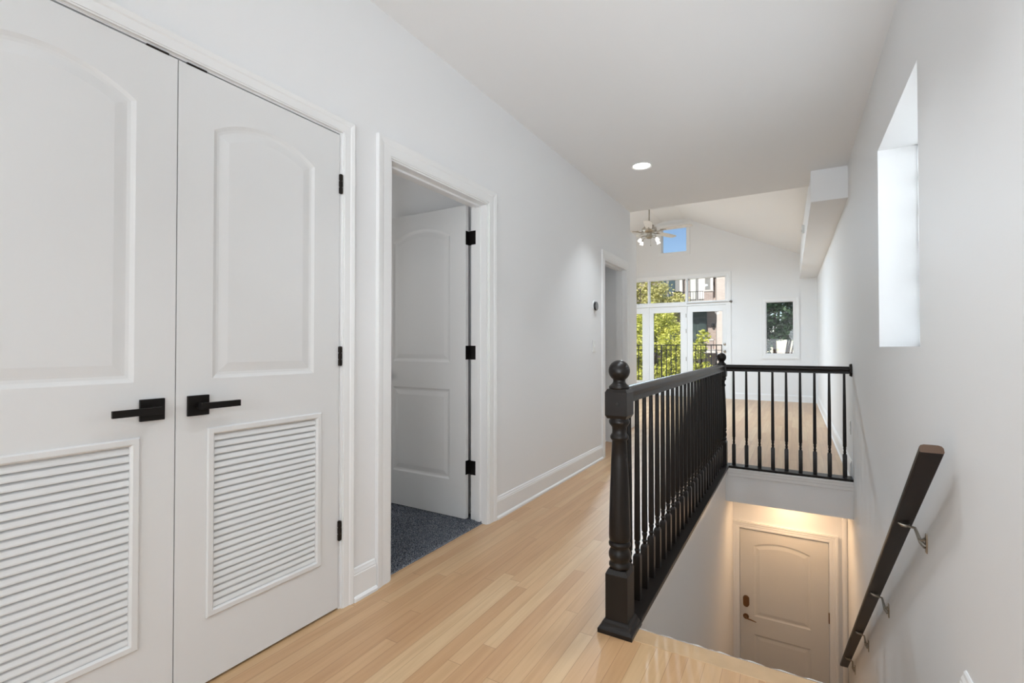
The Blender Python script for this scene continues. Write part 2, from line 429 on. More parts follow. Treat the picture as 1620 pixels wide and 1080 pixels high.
# bedroom behind the open doorway
bm = new_bm()
box(bm, -4.5, XL-0.12, 4.35, 4.45, 0, CH); box(bm, -4.6, -4.5, 1.4, 4.45, 0, CH)
box(bm, -4.5, -2.5, 1.42, 1.52, 0, CH); box(bm, -4.6, XL-0.1, 1.3, 4.5, CH-0.05, CH+0.05)
box(bm, -2.55, XL-0.12, 1.46, 1.62, 0, CH)
box(bm, -3.5, XL-0.12, 2.66, 2.72, 0, CH)
struct(link('wall_bedroom', bm, M_wall), 'white walls of the bedroom seen through the open doorway')
bm = new_bm(); box(bm, -4.5, XL-0.030, 1.47, 4.35, -0.2, 0.004)
struct(link('floor_bedroom', bm, M_carpet), 'bedroom subfloor under the dark carpet', 'floor')
# room behind the third doorway
bm = new_bm()
box(bm, -2.55, XL-0.12, 4.47, 4.56, 0, CH); box(bm, -2.05, -1.98, 4.56, 6.9, 0, CH)
box(bm, -2.05, XL-0.12, 5.60, 5.68, 0, CH); box(bm, -2.6, XL-0.12, 4.46, 5.68, CH-0.1, CH)
struct(link('wall_side_room', bm, M_wall), 'white walls inside the far doorway')
# closet interior
bm = new_bm()
box(bm, -2.36, -2.30, 0.0, 1.46, 0, CH); box(bm, -2.36, XL-0.12, -0.02, 0.06, 0, CH); box(bm, -2.36, XL-0.12, 1.40, 1.46, 0, CH)
struct(link('wall_closet', bm, M_wall), 'inside walls of the louvred closet')
bm = new_bm(); box(bm, -2.3, XL-0.12, 0.06, 1.42, -0.2, 0.0)
struct(link('floor_closet', bm, M_floor), 'wood floor inside the closet', 'floor')

# stairwell walls
bm = new_bm(); box(bm, -0.66, -0.575, 1.86, 5.6, ZL, -0.001)
struct(link('wall_stair', bm, M_wall), 'white wall below the railing on the left of the stairwell')
bm = new_bm(); box(bm, -0.575, XR, 4.915, 5.62, -0.313, -0.001)
struct(link('wall_stair_header', bm, M_wall), 'white header over the lower entry, below the short railing')
struct(grid_wall('wall_entry', 'y', 5.50, 0.12, -0.66, XR+0.02, ZL, -0.30, [(-0.517, 0.262, ZL-0.01, -0.733)], M_wall), 'cream lit wall around the lower entry door')
bm = new_bm(); box(bm, -0.66, XR+0.1, 1.75, 1.83, ZL, -0.02)
struct(link('wall_stair_back', bm, M_wall), 'wall under the top landing')
bm = new_bm(); box(bm, -0.66, XR+0.1, 1.8, 5.7, ZL-0.1, ZL)
struct(link('floor_entry', bm, M_floor), 'floor of the lower entry', 'floor')
# stairs
st = empty('staircase', (0, 1.83, 0)); tag(st, 'wooden stairs going down beside the right wall', 'stairs', None, 'structure')
for i in range(13):
    z = -0.199*(i+1); y = 1.875 + 0.2625*i
    bm = new_bm(); box(bm, -0.573, XR-0.026, y-1.83-0.03, y-1.83+0.2625, z-0.03, z, 0.004)
    link('tread', bm, M_nosing, st)
    bm = new_bm(); box(bm, -0.573, XR-0.026, y-1.83+0.25, y-1.83+0.262, z-0.199, z-0.03)
    link('riser', bm, M_trim, st)

# ------------------------------------------------------------------ trims
def casing_x(name, xf, y0, y1, ztop, w, th, zbot, label, backband=True):
    """door casing on wall plane x = xf facing +x, around opening y0..y1 / ztop; mitred stepped profile"""
    bm = new_bm()
    # profile across the width: (offset outward from opening edge, projection)
    pr = [(0.0, 0.0), (0.0, th*0.62), (0.006, th*0.62), (w*0.10, th*0.80), (w*0.45, th*0.86), (w*0.60, th*0.86), (w*0.68, th*1.05), (w*0.80, th*1.15), (w*0.93, th*1.25), (w, th*1.2), (w, 0.0)]
    rings = []
    for (ya, za, sy, sz) in ((y0, zbot, -1, 0), (y0, ztop, -1, 1), (y1, ztop, 1, 1), (y1, zbot, 1, 0)):
        rings.append([bm.verts.new((xf+b, ya+sy*a, za+sz*a)) for a, b in pr])
    for A, B in zip(rings, rings[1:]):
        for k in range(len(pr)-1): bm.faces.new((A[k], A[k+1], B[k+1], B[k]))
    bm.faces.new(rings[0]); bm.faces.new(rings[-1])
    return struct(link(name, bm, M_trim), label, 'trim')
casing_x('trim_4', XL, 0.132, 1.418, 2.052, 0.058, 0.016, 0.0, 'white moulded casing around the double closet doors')
casing_x('trim_5', XL, 1.705, 2.562, 2.040, 0.090, 0.016, 0.0, 'white moulded casing around the open bedroom doorway')
casing_x('trim_6', XL, 4.74, 5.485, 2.030, 0.090, 0.016, 0.0, 'white moulded casing around the far doorway')

def jamb_x(name, y0, y1, ztop, label):
    bm = new_bm(); x0 = XL-0.118; x1 = XL+0.004; t = 0.014
    box(bm, x0, x1, y0-0.001, y0+t, 0, ztop); box(bm, x0, x1, y1-t, y1+0.001, 0, ztop); box(bm, x0, x1, y0+t, y1-t, ztop-t, ztop)
    # stops
    xs = XL-0.075
    box(bm, xs, xs+0.032, y0+t, y0+t+0.011, 0, ztop-t); box(bm, xs, xs+0.032, y1-t-0.011, y1-t, 0, ztop-t); box(bm, xs, xs+0.032, y0+t+0.011, y1-t-0.011, ztop-t-0.011, ztop-t)
    return struct(link(name, bm, M_trim), label, 'door frame')
jamb_x('door_frame_1', 1.70, 2.565, 2.045, 'white door frame of the open bedroom doorway')
jamb_x('door_frame_2', 4.735, 5.49, 2.035, 'white door frame of the far hall doorway')
bm = new_bm(); x0 = XL-0.118; x1 = XL-0.002
box(bm, x0, x1, 0.13, 0.138, 0, 2.05); box(bm, x0, x1, 1.409, 1.4135, 0, 2.05); box(bm, x0, x1, 0.138, 1.409, 2.046, 2.0505)
box(bm, XL-0.06, XL-0.045, 0.138, 1.409, 2.03, 2.046)
struct(link('door_frame_3', bm, M_trim), 'white frame of the closet opening', 'door frame')

def base_profile(h, t):
    return [(0, 0), (t+0.010, 0), (t+0.010, 0.012), (t+0.004, 0.020), (t, 0.022), (t, h*0.80), (t*0.85, h*0.82), (t*0.85, h*0.86), (t*0.55, h*0.92), (t*0.45, h*0.97), (t*0.2, h), (0, h)]
def baseboard(name, p0, p1, h, label, t=0.014, m=None):
    """profile side +a is to the right of travel p0->p1 (into the room)"""
    bm = new_bm(); sweep(bm, base_profile(h, t), p0, p1)
    return struct(link(name, bm, m or M_trim), label, 'baseboard')
baseboard('baseboard_left', (XL, 2.655, 0), (XL, 4.648, 0), 0.142, 'tall white baseboard between the bedroom doorway and the far doorway')
baseboard('baseboard_left_near', (XL, 1.478, 0), (XL, 1.613, 0), 0.142, 'short white baseboard between the closet and the bedroom doorway')
baseboard('baseboard_left_back', (XL, YB, 0), (XL, 0.07, 0), 0.142, 'white baseboard left of the closet')
baseboard('baseboard_right', (sk(XR, 1.885), 1.885, 0), (sk(XR, YB), YB, 0), 0.182, 'white baseboard on the right wall ending at the stair head', 0.016)
baseboard('baseboard_right_living', (sk(XR, YF), YF, 0), (sk(XR, 5.04), 5.04, 0), 0.150, 'white baseboard along the right wall of the living room')
baseboard('baseboard_far', (-1.215, YF, 0), (sk(XR, YF), YF, 0), 0.142, 'white baseboard under the right window on the far wall')
baseboard('baseboard_side_room', (-1.98, 4.56, 0), (-1.98, 5.60, 0), 0.142, 'white baseboard inside the far doorway')
baseboard('baseboard_bedroom', (-3.4, 2.66, 0.004), (XL-0.12, 2.66, 0.004), 0.142, 'white baseboard in the bedroom behind the open door')
baseboard('baseboard_back', (XR+0.01, YB, 0), (XL, YB, 0), 0.142, 'white baseboard behind the viewpoint')
# stepped trim under the railing base, in the stairwell
def drop_trim(name, p0, p1, label, drop=0.078):
    pr = [(0, 0), (0.020, 0), (0.020, -0.016), (0.014, -0.022), (0.014, -drop*0.55), (0.009, -drop*0.62), (0.009, -drop*0.92), (0.006, -drop), (0, -drop)]
    bm = new_bm(); sweep(bm, pr, p0, p1); return struct(link(name, bm, M_trim), label, 'trim')
drop_trim('trim_7', (-0.555, 4.915, 0.0), (XR-0.022, 4.915, 0.0), 'white moulding under the short railing above the entry')
drop_trim('trim_8', (-0.575, 1.93, 0.0), (-0.575, 4.915, 0.0), 'white moulding under the long railing in the stairwell')

# ------------------------------------------------------------------ moulded panel doors
def panel_loop(x0, x1, z0, z1, rise, inset, nseg=16):
    """closed list of (u, v) points, arch top if rise>0; z1 is the spring height"""
    a0, a1, b0 = x0+inset, x1-inset, z0+inset
    if rise <= 0: return [(a0, b0), (a1, b0), (a1, z1-inset), (a0, z1-inset)]
    hw = (x1-x0)/2; R = (hw*hw + rise*rise)/(2*rise); cx = (x0+x1)/2; cz = z1 + rise - R
    r = R - inset; h = hw-inset
    t = math.asin(h/r)
    return [(a0, b0), (a1, b0)] + [(cx + r*math.sin(t - 2*t*k/nseg), cz + r*math.cos(t - 2*t*k/nseg)) for k in range(nseg+1)]

def door_leaf(bm, W_, H_, th, panels, through=()):
    """leaf in local u (0..W), v (0..H), front at w=0 and back at w=-th; panels: (u0,u1,v0,v1,rise). Returns nothing. coordinates (u, w, v)"""
    steps = [(0, 0), (0.005, -0.0022), (0.012, -0.0050), (0.021, -0.0062), (0.028, -0.0055), (0.052, -0.0022)]
    for side in (0, 1):
        base = 0.0 if side == 0 else -th; sg = 1 if side == 0 else -1
        outer = [bm.verts.new((u, base, v)) for u, v in ((0, 0), (W_, 0), (W_, H_), (0, H_))]
        edges = [bm.edges.new((outer[k], outer[(k+1) % 4])) for k in range(4)]
        allr = []
        for p in panels:
            rings = [[bm.verts.new((u, base+sg*d, v)) for u, v in panel_loop(*p, i)] for i, d in steps]
            n = len(rings[0])
            edges += [bm.edges.new((rings[0][k], rings[0][(k+1) % n])) for k in range(n)]
            allr.append(rings)
        hl = []
        for h in through:
            r = [bm.verts.new((u, base, v)) for u, v in ((h[0], h[2]), (h[1], h[2]), (h[1], h[3]), (h[0], h[3]))]
            edges += [bm.edges.new((r[k], r[(k+1) % 4])) for k in range(4)]; hl.append(r)
        bmesh.ops.triangle_fill(bm, use_beauty=True, use_dissolve=False, edges=edges)
        for rings in allr:
            n = len(rings[0])
            for A, B in zip(rings, rings[1:]):
                for k in range(n): bm.faces.new((A[k], A[(k+1) % n], B[(k+1) % n], B[k]))
            bm.faces.new(rings[-1])
        if side == 0: fo, fh = outer, hl
        else:
            for k in range(4): bm.faces.new((fo[k], fo[(k+1) % 4], outer[(k+1) % 4], outer[k]))
            for a, b in zip(fh, hl):
                for k in range(4): bm.faces.new((a[k], a[(k+1) % 4], b[(k+1) % 4], b[k]))

def xform(bm, M):
    bmesh.ops.transform(bm, matrix=M, verts=bm.verts)

# map local (u, w, v) -> world for a door on a plane facing +x: u->y, w->x, v->z
def face_x(x, y, z, flip=False):
    return Matrix(((0, 1, 0, x), ((-1 if flip else 1), 0, 0, y), (0, 0, 1, z), (0, 0, 0, 1)))

def louver_panel(name, u0, u1, v0, v1, parent, M):
    """louvre insert: outer frame lip proud of the door, slats inside"""
    bm = new_bm()
    fw = 0.024
    # frame: mitred ring with small profile
    pr = [(0.0, 0.0), (0.0, 0.004), (0.004, 0.007), (0.018, 0.007), (0.022, 0.004), (fw, 0.001), (fw, -0.03)]
    rings = []
    for cu, cv, su, sv in ((u0, v0, 1, 1), (u1, v0, -1, 1), (u1, v1, -1, -1), (u0, v1, 1, -1)):
        rings.append([bm.verts.new((cu+su*a, b, cv+sv*a)) for a, b in pr])
    for i in range(4):
        A, B = rings[i], rings[(i+1) % 4]
        for k in range(len(pr)-1): bm.faces.new((A[k], A[k+1], B[k+1], B[k]))
    a0, a1 = u0+fw-0.001, u1-fw+0.001; b0, b1 = v0+fw, v1-fw
    n = 25; p = (b1-b0)/n
    for i in range(n):
        zc = b0 + p*(i+0.5)
        # slat: closed rounded section, leaning (front edge low)
        sec = [(-0.0030, zc-0.0113), (-0.0012, zc-0.0104), (-0.0012, zc-0.0060), (-0.0055, zc+0.0045), (-0.0135, zc+0.0128), (-0.0150, zc+0.0118), (-0.0085, zc+0.0010)]
        A = [bm.verts.new((a0, w, z)) for w, z in sec]; B = [bm.verts.new((a1, w, z)) for w, z in sec]
        m_ = len(sec)
        for k in range(m_): bm.faces.new((A[k], A[(k+1) % m_], B[(k+1) % m_], B[k]))
        bm.faces.new(A); bm.faces.new(B)
    xform(bm, M)
    return link(name, bm, M_door, parent)

def lever_handle(parent, M, d):
    """square rosette with a straight lever pointing along d (+1/-1 in u)"""
    bm = new_bm(); box(bm, -0.033, 0.033, 0, 0.009, -0.033, 0.033, 0.0015); xform(bm, M)
    ro = link('rosette', bm, M_black, parent)
    bm = new_bm(); tube(bm, [(0, 0.008, 0), (0, 0.042, 0)], 0.0105, 14); xform(bm, M)
    link('spindle', bm, M_black, ro)
    bm = new_bm(); box(bm, min(-d*0.011, d*0.115), max(-d*0.011, d*0.115), 0.040, 0.050, -0.0105, 0.0105, 0.0012)
    box(bm, -0.012, 0.012, 0.030, 0.041, -0.0105, 0.0105, 0.001); xform(bm, M)
    link('lever', bm, M_black, ro)
    return ro

XD = XL + 0.002
yS = 0.772
def closet_leaf(name, mirrored, label):
    Wd = 0.631
    bm = new_bm()
    pan = [(0.110, 0.506, 1.006, 1.848, 0.064)]
    lv = (0.094, 0.542, 0.212, 0.842)
    M = face_x(XD, yS + 0.0015 + 0, 0.010) if not mirrored else face_x(XD, yS - 0.0015, 0.010, True)
    door_leaf(bm, Wd, 2.0285, 0.035, pan, [(lv[0]+0.012, lv[1]-0.012, lv[2]+0.012, lv[3]-0.012)])
    xform(bm, M)
    o = link(name, bm, M_door); struct(o, label, 'door')
    louver_panel('louver_panel', *lv, o, M)
    h = M @ Matrix.Translation((0.064, 0.0005, 0.921))
    lever_handle(o, h, 1)
    for z in (1.825, 1.083, 0.337):
        bm = new_bm()
        y = Wd + 0.001
        tube(bm, [(y, 0.006, z-0.042-0.01), (y, 0.006, z+0.042-0.01)], 0.0055, 10)
        for q_ in (-0.028, 0, 0.028): box(bm, y-0.006, y+0.006, 0.0005, 0.0115, z-0.01+q_-0.0125, z-0.01+q_+0.0125)
        xform(bm, M); link('hinge', bm, M_hinge, o)
    # ball catch on the head of the leaf
    bm = new_bm(); box(bm, 0.025, 0.085, -0.028, 0.0008, 2.0280, 2.0350); xform(bm, M); link('ball_catch', bm, M_hinge, o)
    return o
closet_leaf('door_1', True, 'white louvred closet door with the lever handle pointing away to its left side')
closet_leaf('door_2', False, 'white louvred closet door hinged next to the bedroom doorway')

# open bedroom door, swung in 90 degrees: front faces -y
bm = new_bm()
Wb = 0.762
door_leaf(bm, Wb, 2.025, 0.035, [(0.126, 0.636, 1.005, 1.847, 0.066), (0.126, 0.636, 0.238, 0.828, 0)])
Mb = Matrix(((-1, 0, 0, -1.838), (0, -1, 0, 2.522), (0, 0, 1, 0.018), (0, 0, 0, 1)))
xform(bm, Mb)
bd = link('door_3', bm, M_door); struct(bd, 'white two panel arched door standing open into the bedroom', 'door')
for z in (1.832, 1.087, 0.345):
    bm = new_bm()
    # leaf on the door edge and leaf on the jamb, rounded plates, barrel between
    box(bm, -1.838, -1.8355, 2.524, 2.556, z-0.045, z+0.045, 0.001)
    tube(bm, [(-1.826, 2.560, z-0.045), (-1.826, 2.560, z+0.045)], 0.0065, 10)
    box(bm, -1.838, -1.827, 2.553, 2.5565, z-0.044, z+0.044)
    link('hinge', bm, M_black, bd)
    bm = new_bm()
    box(bm, -1.815, -1.770, 2.5478, 2.5508, z-0.045, z+0.045, 0.0012)
    box(bm, -1.827, -1.812, 2.5500, 2.5530, z-0.044, z+0.044)
    link('hinge_plate', bm, M_black, bd)
# lever of the bedroom door (hidden mostly)
bm = new_bm(); lathe(bm, [(0, 0), (0.028, 0), (0.028, 0.006), (0.012, 0.012), (0.012, 0.04), (0.027, 0.05), (0.027, 0.065), (0, 0.07)], seg=16)
xform(bm, Matrix.Translation((-2.53, 2.522, 0.94)) @ Matrix.Rotation(PI/2, 4, 'X')); link('door_knob', bm, M_black, bd)

# carpet pile in the bedroom
bm = new_bm()
rc = random.Random(3)
vs_, fs_ = [], []
for i in range(42000):
    x = rc.uniform(-3.0, XL-0.034) if i % 3 else rc.uniform(-2.3, XL-0.034); y = rc.uniform(1.66, 2.64)
    if y < 1.72 and x > -1.82: y += 0.06
    if y > 2.55 and x > -1.82: y -= 0.06
    h = rc.uniform(0.006, 0.013); a = rc.uniform(0, PI); w = 0.0022; dx = w*math.cos(a); dy = w*math.sin(a)
    lx = rc.uniform(-0.004, 0.004); ly = rc.uniform(-0.004, 0.004); k = len(vs_)
    vs_ += [(x-dx, y-dy, 0.003), (x+dx, y+dy, 0.003), (x+lx+dx*0.6, y+ly+dy*0.6, 0.004+h), (x+lx-dx*0.6, y+ly-dy*0.6, 0.004+h)]
    fs_.append((k, k+1, k+2, k+3))
me = bpy.data.meshes.new('carpet'); me.from_pydata(vs_, [], fs_); me.materials.append(M_carpet); bm.free()
o = bpy.data.objects.new('carpet', me); COL.objects.link(o)
tag(o, 'dark blue grey speckled carpet in the bedroom', 'carpet', None, 'stuff')

# lower entry door
bm = new_bm()
door_leaf(bm, 0.767, 2.035, 0.04, [(0.128, 0.620, 1.165, 1.878, 0.052), (0.128, 0.620, 0.20, 0.985, 0)])
Me = Matrix(((1, 0, 0, -0.511), (0, -1, 0, 5.502), (0, 0, 1, ZL+0.012), (0, 0, 0, 1)))
xform(bm, Me)
ed = link('door_4', bm, M_entrydoor); struct(ed, 'cream panelled entry door at the bottom of the stairs', 'door')
bm = new_bm()   # oval keypad deadbolt
pts = []
for k in range(24):
    a = 2*PI*k/24; x = 0.030*math.cos(a); z = 0.030*math.sin(a) + (0.026 if math.sin(a) > 0 else -0.026); pts.append((x, z))
A = [bm.verts.new((x, 0, z)) for x, z in pts]; B = [bm.verts.new((x*0.9, -0.022, z*0.95)) for x, z in pts]
for k in range(24): bm.faces.new((A[k], A[(k+1) % 24], B[(k+1) % 24], B[k]))
bm.faces.new(B); bm.faces.new(A)
xform(bm, Matrix.Translation((-0.455, 5.4995, -1.475))); link('deadbolt', bm, M_bronze, ed)
bm = new_bm(); lathe(bm, [(0, 0), (0.028, 0), (0.026, 0.008), (0.012, 0.012), (0.011, 0.04), (0, 0.042)], seg=18)
xform(bm, Matrix.Translation((-0.458, 5.4995, -1.632)) @ Matrix.Rotation(PI/2, 4, 'X')); lh = link('handle', bm, M_bronze, ed)
bm = new_bm(); tube(bm, [(-0.458, 5.462, -1.632), (-0.43, 5.456, -1.634), (-0.395, 5.460, -1.642), (-0.362, 5.47, -1.655)], [0.008, 0.007, 0.006, 0.004]); link('lever', bm, M_bronze, lh)
bm = new_bm(); box(bm, 0.252, 0.2605, 5.488, 5.4995, -1.5, -1.4); link('hinge', bm, M_bronze, ed)
# casing of entry door (facing -y)
bm = new_bm()
pr = [(0.0, 0.0), (0.0, 0.010), (0.010, 0.013), (0.030, 0.013), (0.036, 0.016), (0.050, 0.016), (0.056, 0.020), (0.072, 0.020), (0.072, 0.0)]
rings = []
for xa, za, sx, sz in ((-0.514, ZL, -1, 0), (-0.514, -0.735, -1, 1), (0.259, -0.735, 1, 1), (0.259, ZL, 1, 0)):
    rings.append([bm.verts.new((max(xa+sx*a, -0.5745), 5.4995-b, za+sz*a)) for a, b in pr])
for A, B in zip(rings, rings[1:]):
    for k in range(len(pr)-1): bm.faces.new((A[k], A[k+1], B[k+1], B[k]))
struct(link('trim_9', bm, M_trim), 'cream casing around the lower entry door', 'trim')
# rounded plaster corner right of the entry door
bm = new_bm(); tube(bm, [(0.385, 5.49, ZL), (0.385, 5.49, -0.313)], 0.022, 16)
struct(link('trim_10', bm, M_wall), 'rounded white plaster corner right of the entry door', 'trim')

# ------------------------------------------------------------------ stair railing
rail = empty('stair_railing', (-0.612, 1.885, 0))
tag(rail, 'black painted railing with ball topped newel posts around the stairwell', 'railing')
R0 = Vector((-0.612, 1.885, 0))
def child(name, bm, m, parent, smooth=None):
    xform(bm, Matrix.Translation(-R0)); return link(name, bm, m, parent, smooth)
def newel(c, base=True):
    bm = new_bm()
    hb = 0.0445
    # top block with chamfered arrised ends
    square_loft(bm, [(hb, 0.0), (hb, 0.225), (hb*0.80, 0.243)], c)
    o = child('newel_post', bm, M_rail, rail)
    bm = new_bm(); z0, z1 = 0.838, 0.955
    square_loft(bm, [(hb*0.84, z0), (hb, z0+0.013), (hb, z1-0.013), (hb*0.84, z1)], c); child('top_block', bm, M_rail, o)
    bm = new_bm()
    prof = [(0.030, 0.240), (0.038, 0.243), (0.0425, 0.252), (0.0425, 0.260), (0.038, 0.266), (0.036, 0.269), (0.039, 0.276), (0.043, 0.288), (0.0435, 0.300), (0.040, 0.312), (0.035, 0.322),
            (0.036, 0.325), (0.042, 0.331), (0.0435, 0.339), (0.041, 0.347), (0.037, 0.350), (0.0415, 0.356), (0.0425, 0.375), (0.0415, 0.43), (0.038, 0.55), (0.0325, 0.68), (0.0290, 0.748),
            (0.031, 0.751), (0.036, 0.757), (0.0365, 0.765), (0.033, 0.772), (0.029, 0.777), (0.0285, 0.790), (0.030, 0.803), (0.037, 0.812), (0.041, 0.820), (0.041, 0.828), (0.037, 0.833), (0.037, 0.839)]
    lathe(bm, prof, c, 28); child('turned_shaft', bm, M_rail, o, 60)
    bm = new_bm()
    lathe(bm, [(0.038, 0.954), (0.0405, 0.957), (0.0410, 0.963), (0.038, 0.967), (0.034, 0.970), (0.030, 0.974), (0.0255, 0.980), (0.024, 0.985)] +
          [(0.0425*math.sin(t), 1.027 - 0.0425*math.cos(t)) for t in [0.62 + (PI-0.62)*k/14 for k in range(15)]], c, 28)
    child('ball_finial', bm, M_rail, o, 60)
    if base:
        bm = new_bm(); square_loft(bm, [(0.069, 0), (0.069, 0.016), (0.064, 0.020), (0.061, 0.026), (0.056, 0.032), (0.054, 0.040), (0.050, 0.046), (0.046, 0.050)], c)
        child('base_moulding', bm, M_rail, o)
    return o
CN = (-0.612, 1.885, 0.0); CF = (-0.612, 4.975, 0.0)
n1 = newel(CN); n2 = newel(CF, False)
bm = new_bm(); lathe(bm, [(0, 0), (0.006, 0), (0.006, 0.002), (0.004, 0.003), (0, 0.003)], seg=12); xform(bm, Matrix.Translation((-0.606, CN[1]-0.0445, 0.897)) @ Matrix.Rotation(PI/2, 4, 'X'))
child('screw_hole', bm, M_dark, n1)
# baseboards of the railing (shoe)
bm = new_bm(); box(bm, -0.665, -0.545, 1.955, 5.03, 0.0, 0.020, 0.003); box(bm, -0.545, sk(XR, 4.97)-0.001, 4.900, 5.030, 0.0, 0.020, 0.003)
child('base_rail', bm, M_rail, rail)
# handrail profile
hp = [(-0.030, 0.0), (0.030, 0.0), (0.030, 0.012), (0.024, 0.018), (0.024, 0.026), (0.031, 0.036), (0.031, 0.046), (0.024, 0.056), (0.010, 0.062), (-0.010, 0.062), (-0.024, 0.056), (-0.031, 0.046), (-0.031, 0.036), (-0.024, 0.026), (-0.024, 0.018), (-0.030, 0.012)]
ZR = 0.897
bm = new_bm(); sweep(bm, hp, (-0.612, 1.925, ZR), (-0.612, 4.935, ZR)); child('handrail', bm, M_rail, rail, 35)
bm = new_bm(); sweep(bm, hp, (-0.572, 4.975, ZR), (0.39, 4.975, ZR)); child('handrail', bm, M_rail, rail, 35)
bm = new_bm(); lathe(bm, [(0.058, 0), (0.058, 0.006), (0.052, 0.018), (0.0, 0.018)], seg=8)
xform(bm, Matrix.Translation((sk(XR, 4.975)-0.0005, 4.975, ZR+0.031)) @ Matrix.Rotation(-PI/2, 4, 'Y') @ Matrix.Rotation(PI/8, 4, 'Z')); child('rosette', bm, M_rail, rail)

def baluster_mesh():
    bm = new_bm()
    square_loft(bm, [(0.0155, 0.019), (0.0155, 0.205), (0.0125, 0.214), (0.009, 0.218)])
    lathe(bm, [(0.009, 0.216), (0.0095, 0.224), (0.0125, 0.230), (0.0125, 0.234), (0.009, 0.238), (0.0095, 0.250), (0.0125, 0.262), (0.0120, 0.268), (0.009, 0.271), (0.0135, 0.277), (0.0140, 0.290), (0.0138, 0.34), (0.0125, 0.55), (0.0100, 0.80), (0.0092, ZR+0.002)], seg=12)
    return bm
b0 = link('baluster', baluster_mesh(), M_rail, rail, 40)
spots = [(-0.605, 1.990 + 0.1186*k) for k in range(25)] + [(-0.508 + 0.1076*k, 4.972) for k in range(9)]
for i, (x, y) in enumerate(spots):
    o = b0 if i == 0 else b0.copy()
    if i: COL.objects.link(o)
    o.location = Vector((x, y, 0)) - R0

# ------------------------------------------------------------------ wall handrail on the right
hr = empty('wall_handrail', (0.36, 1.95, 0.79))
tag(hr, 'dark walnut handrail sloping down the right stairwell wall on metal brackets', 'handrail')
H0 = Vector((0.36, 1.95, 0.79))
sl = -0.758
def rz(y): return 0.793 + sl*(y-1.95)
RX = 0.362
pr = [(-0.027, 0), (0.027, 0), (0.030, 0.004), (0.030, 0.018), (0.026, 0.025), (0.018, 0.028), (0, 0.0285), (-0.018, 0.028), (-0.026, 0.025), (-0.030, 0.018), (-0.030, 0.004)]
bm = new_bm(); sweep(bm, pr, (RX, 1.95, rz(1.95)), (RX, 5.38, rz(5.38)))
bm.faces.ensure_lookup_table()
xform(bm, Matrix.Translation(-H0))
o = link('rail', bm, [M_bracketrail, M_railend], hr)
for p in o.data.polygons:
    if p.normal.y < -0.5 and abs(p.normal.z) > 0.4 and abs(p.center.y) < 0.1 and abs(p.normal.x) < 0.05 and p.area < 0.01 and p.normal.z > 0: p.material_index = 1
for yb in (2.353, 3.215, 4.04, 4.90):
    zb = rz(yb + 0.085) 
    xw = sk(XR, yb) - 0.0005
    bm = new_bm()
    # wall plate (a slim tapering plate), curved arm, saddle under rail
    zc = 0.385 + sl*(yb-2.353)
    sec = [(-0.010, -0.036), (0.010, -0.036), (0.013, 0), (0.010, 0.036), (-0.010, 0.036), (-0.013, 0)]
    A = [bm.verts.new((xw, yb+a, zc+b)) for a, b in sec]; B = [bm.verts.new((xw-0.004, yb+a*0.8, zc+b*0.95)) for a, b in sec]
    for k in range(6): bm.faces.new((A[k], A[(k+1) % 6], B[(k+1) % 6], B[k]))
    bm.faces.new(A); bm.faces.new(B)
    yr = yb + 0.075; c = Vector((RX+0.006, yr, rz(yr)))
    d = Vector((0, 1, sl)).normalized(); nn = Vector((0, -sl, 1)).normalized() * -1
    tube(bm, [(xw-0.003, yb, zc-0.014), (xw-0.016, yb+0.012, zc-0.002), (RX+0.030, yb+0.05, rz(yr)-0.008), c + nn*0.012], [0.010, 0.0075, 0.0055, 0.006], 8)
    tube(bm, [(xw-0.003, yb, zc+0.016), (xw-0.014, yb+0.010, zc+0.006), (xw-0.022, yb+0.018, zc+0.008)], [0.006, 0.005, 0.004], 8)
    tube(bm, [c + nn*0.003 - Vector((0.024, 0, 0)), c + nn*0.010 - Vector((0.012, 0, 0)), c + nn*0.011, c + nn*0.006 + Vector((0.012, 0, 0))], [0.004, 0.008, 0.009, 0.005], 8)
    xform(bm, Matrix.Translation(-H0)); link('bracket', bm, M_nickel, hr, 50)

# ------------------------------------------------------------------ glass block window on right wall
wb = empty('window_1', (0.62, 2.95, 1.124)); tag(wb, 'tall glass block window deep in the right wall', 'window', None, 'structure')
W0 = Vector((0.62, 2.95, 1.124))
bm = new_bm(); box(bm, 0.585, 0.665, 2.435, 3.46, 1.124, 2.255)
for i in range(0): pass
bm.free()
nb = 5; bwid = (3.455-2.44)/nb; nz = 6; bh = (2.255-1.124)/nz
blk = None
for i in range(nb):
    for j in range(nz):
        if blk is None:
            bm = new_bm(); box(bm, -0.042, 0.042, -bwid/2+0.006, bwid/2-0.006, -bh/2+0.006, bh/2-0.006, 0.014)
            blk = link('glass_block', bm, M_block, wb, 40); ob = blk
        else:
            ob = blk.copy(); COL.objects.link(ob)
        ob.location = Vector((0.632, 2.44+bwid*(i+0.5), 1.124+bh*(j+0.5))) - W0
bm = new_bm()
for i in range(nb+1):
    y = min(max(2.44 + bwid*i, 2.4415), 3.4535); box(bm, 0.598, 0.664, y-0.006, y+0.006, 1.126, 2.253)
for j in range(nz+1):
    z = min(max(1.124 + bh*j, 1.131), 2.248); box(bm, 0.5985, 0.6635, 2.437, 3.458, z-0.006, z+0.006)
xform(bm, Matrix.Translation(-W0)); link('grout', bm, mat('mortar_white', (0.6, 0.6, 0.6), 0.9), wb)

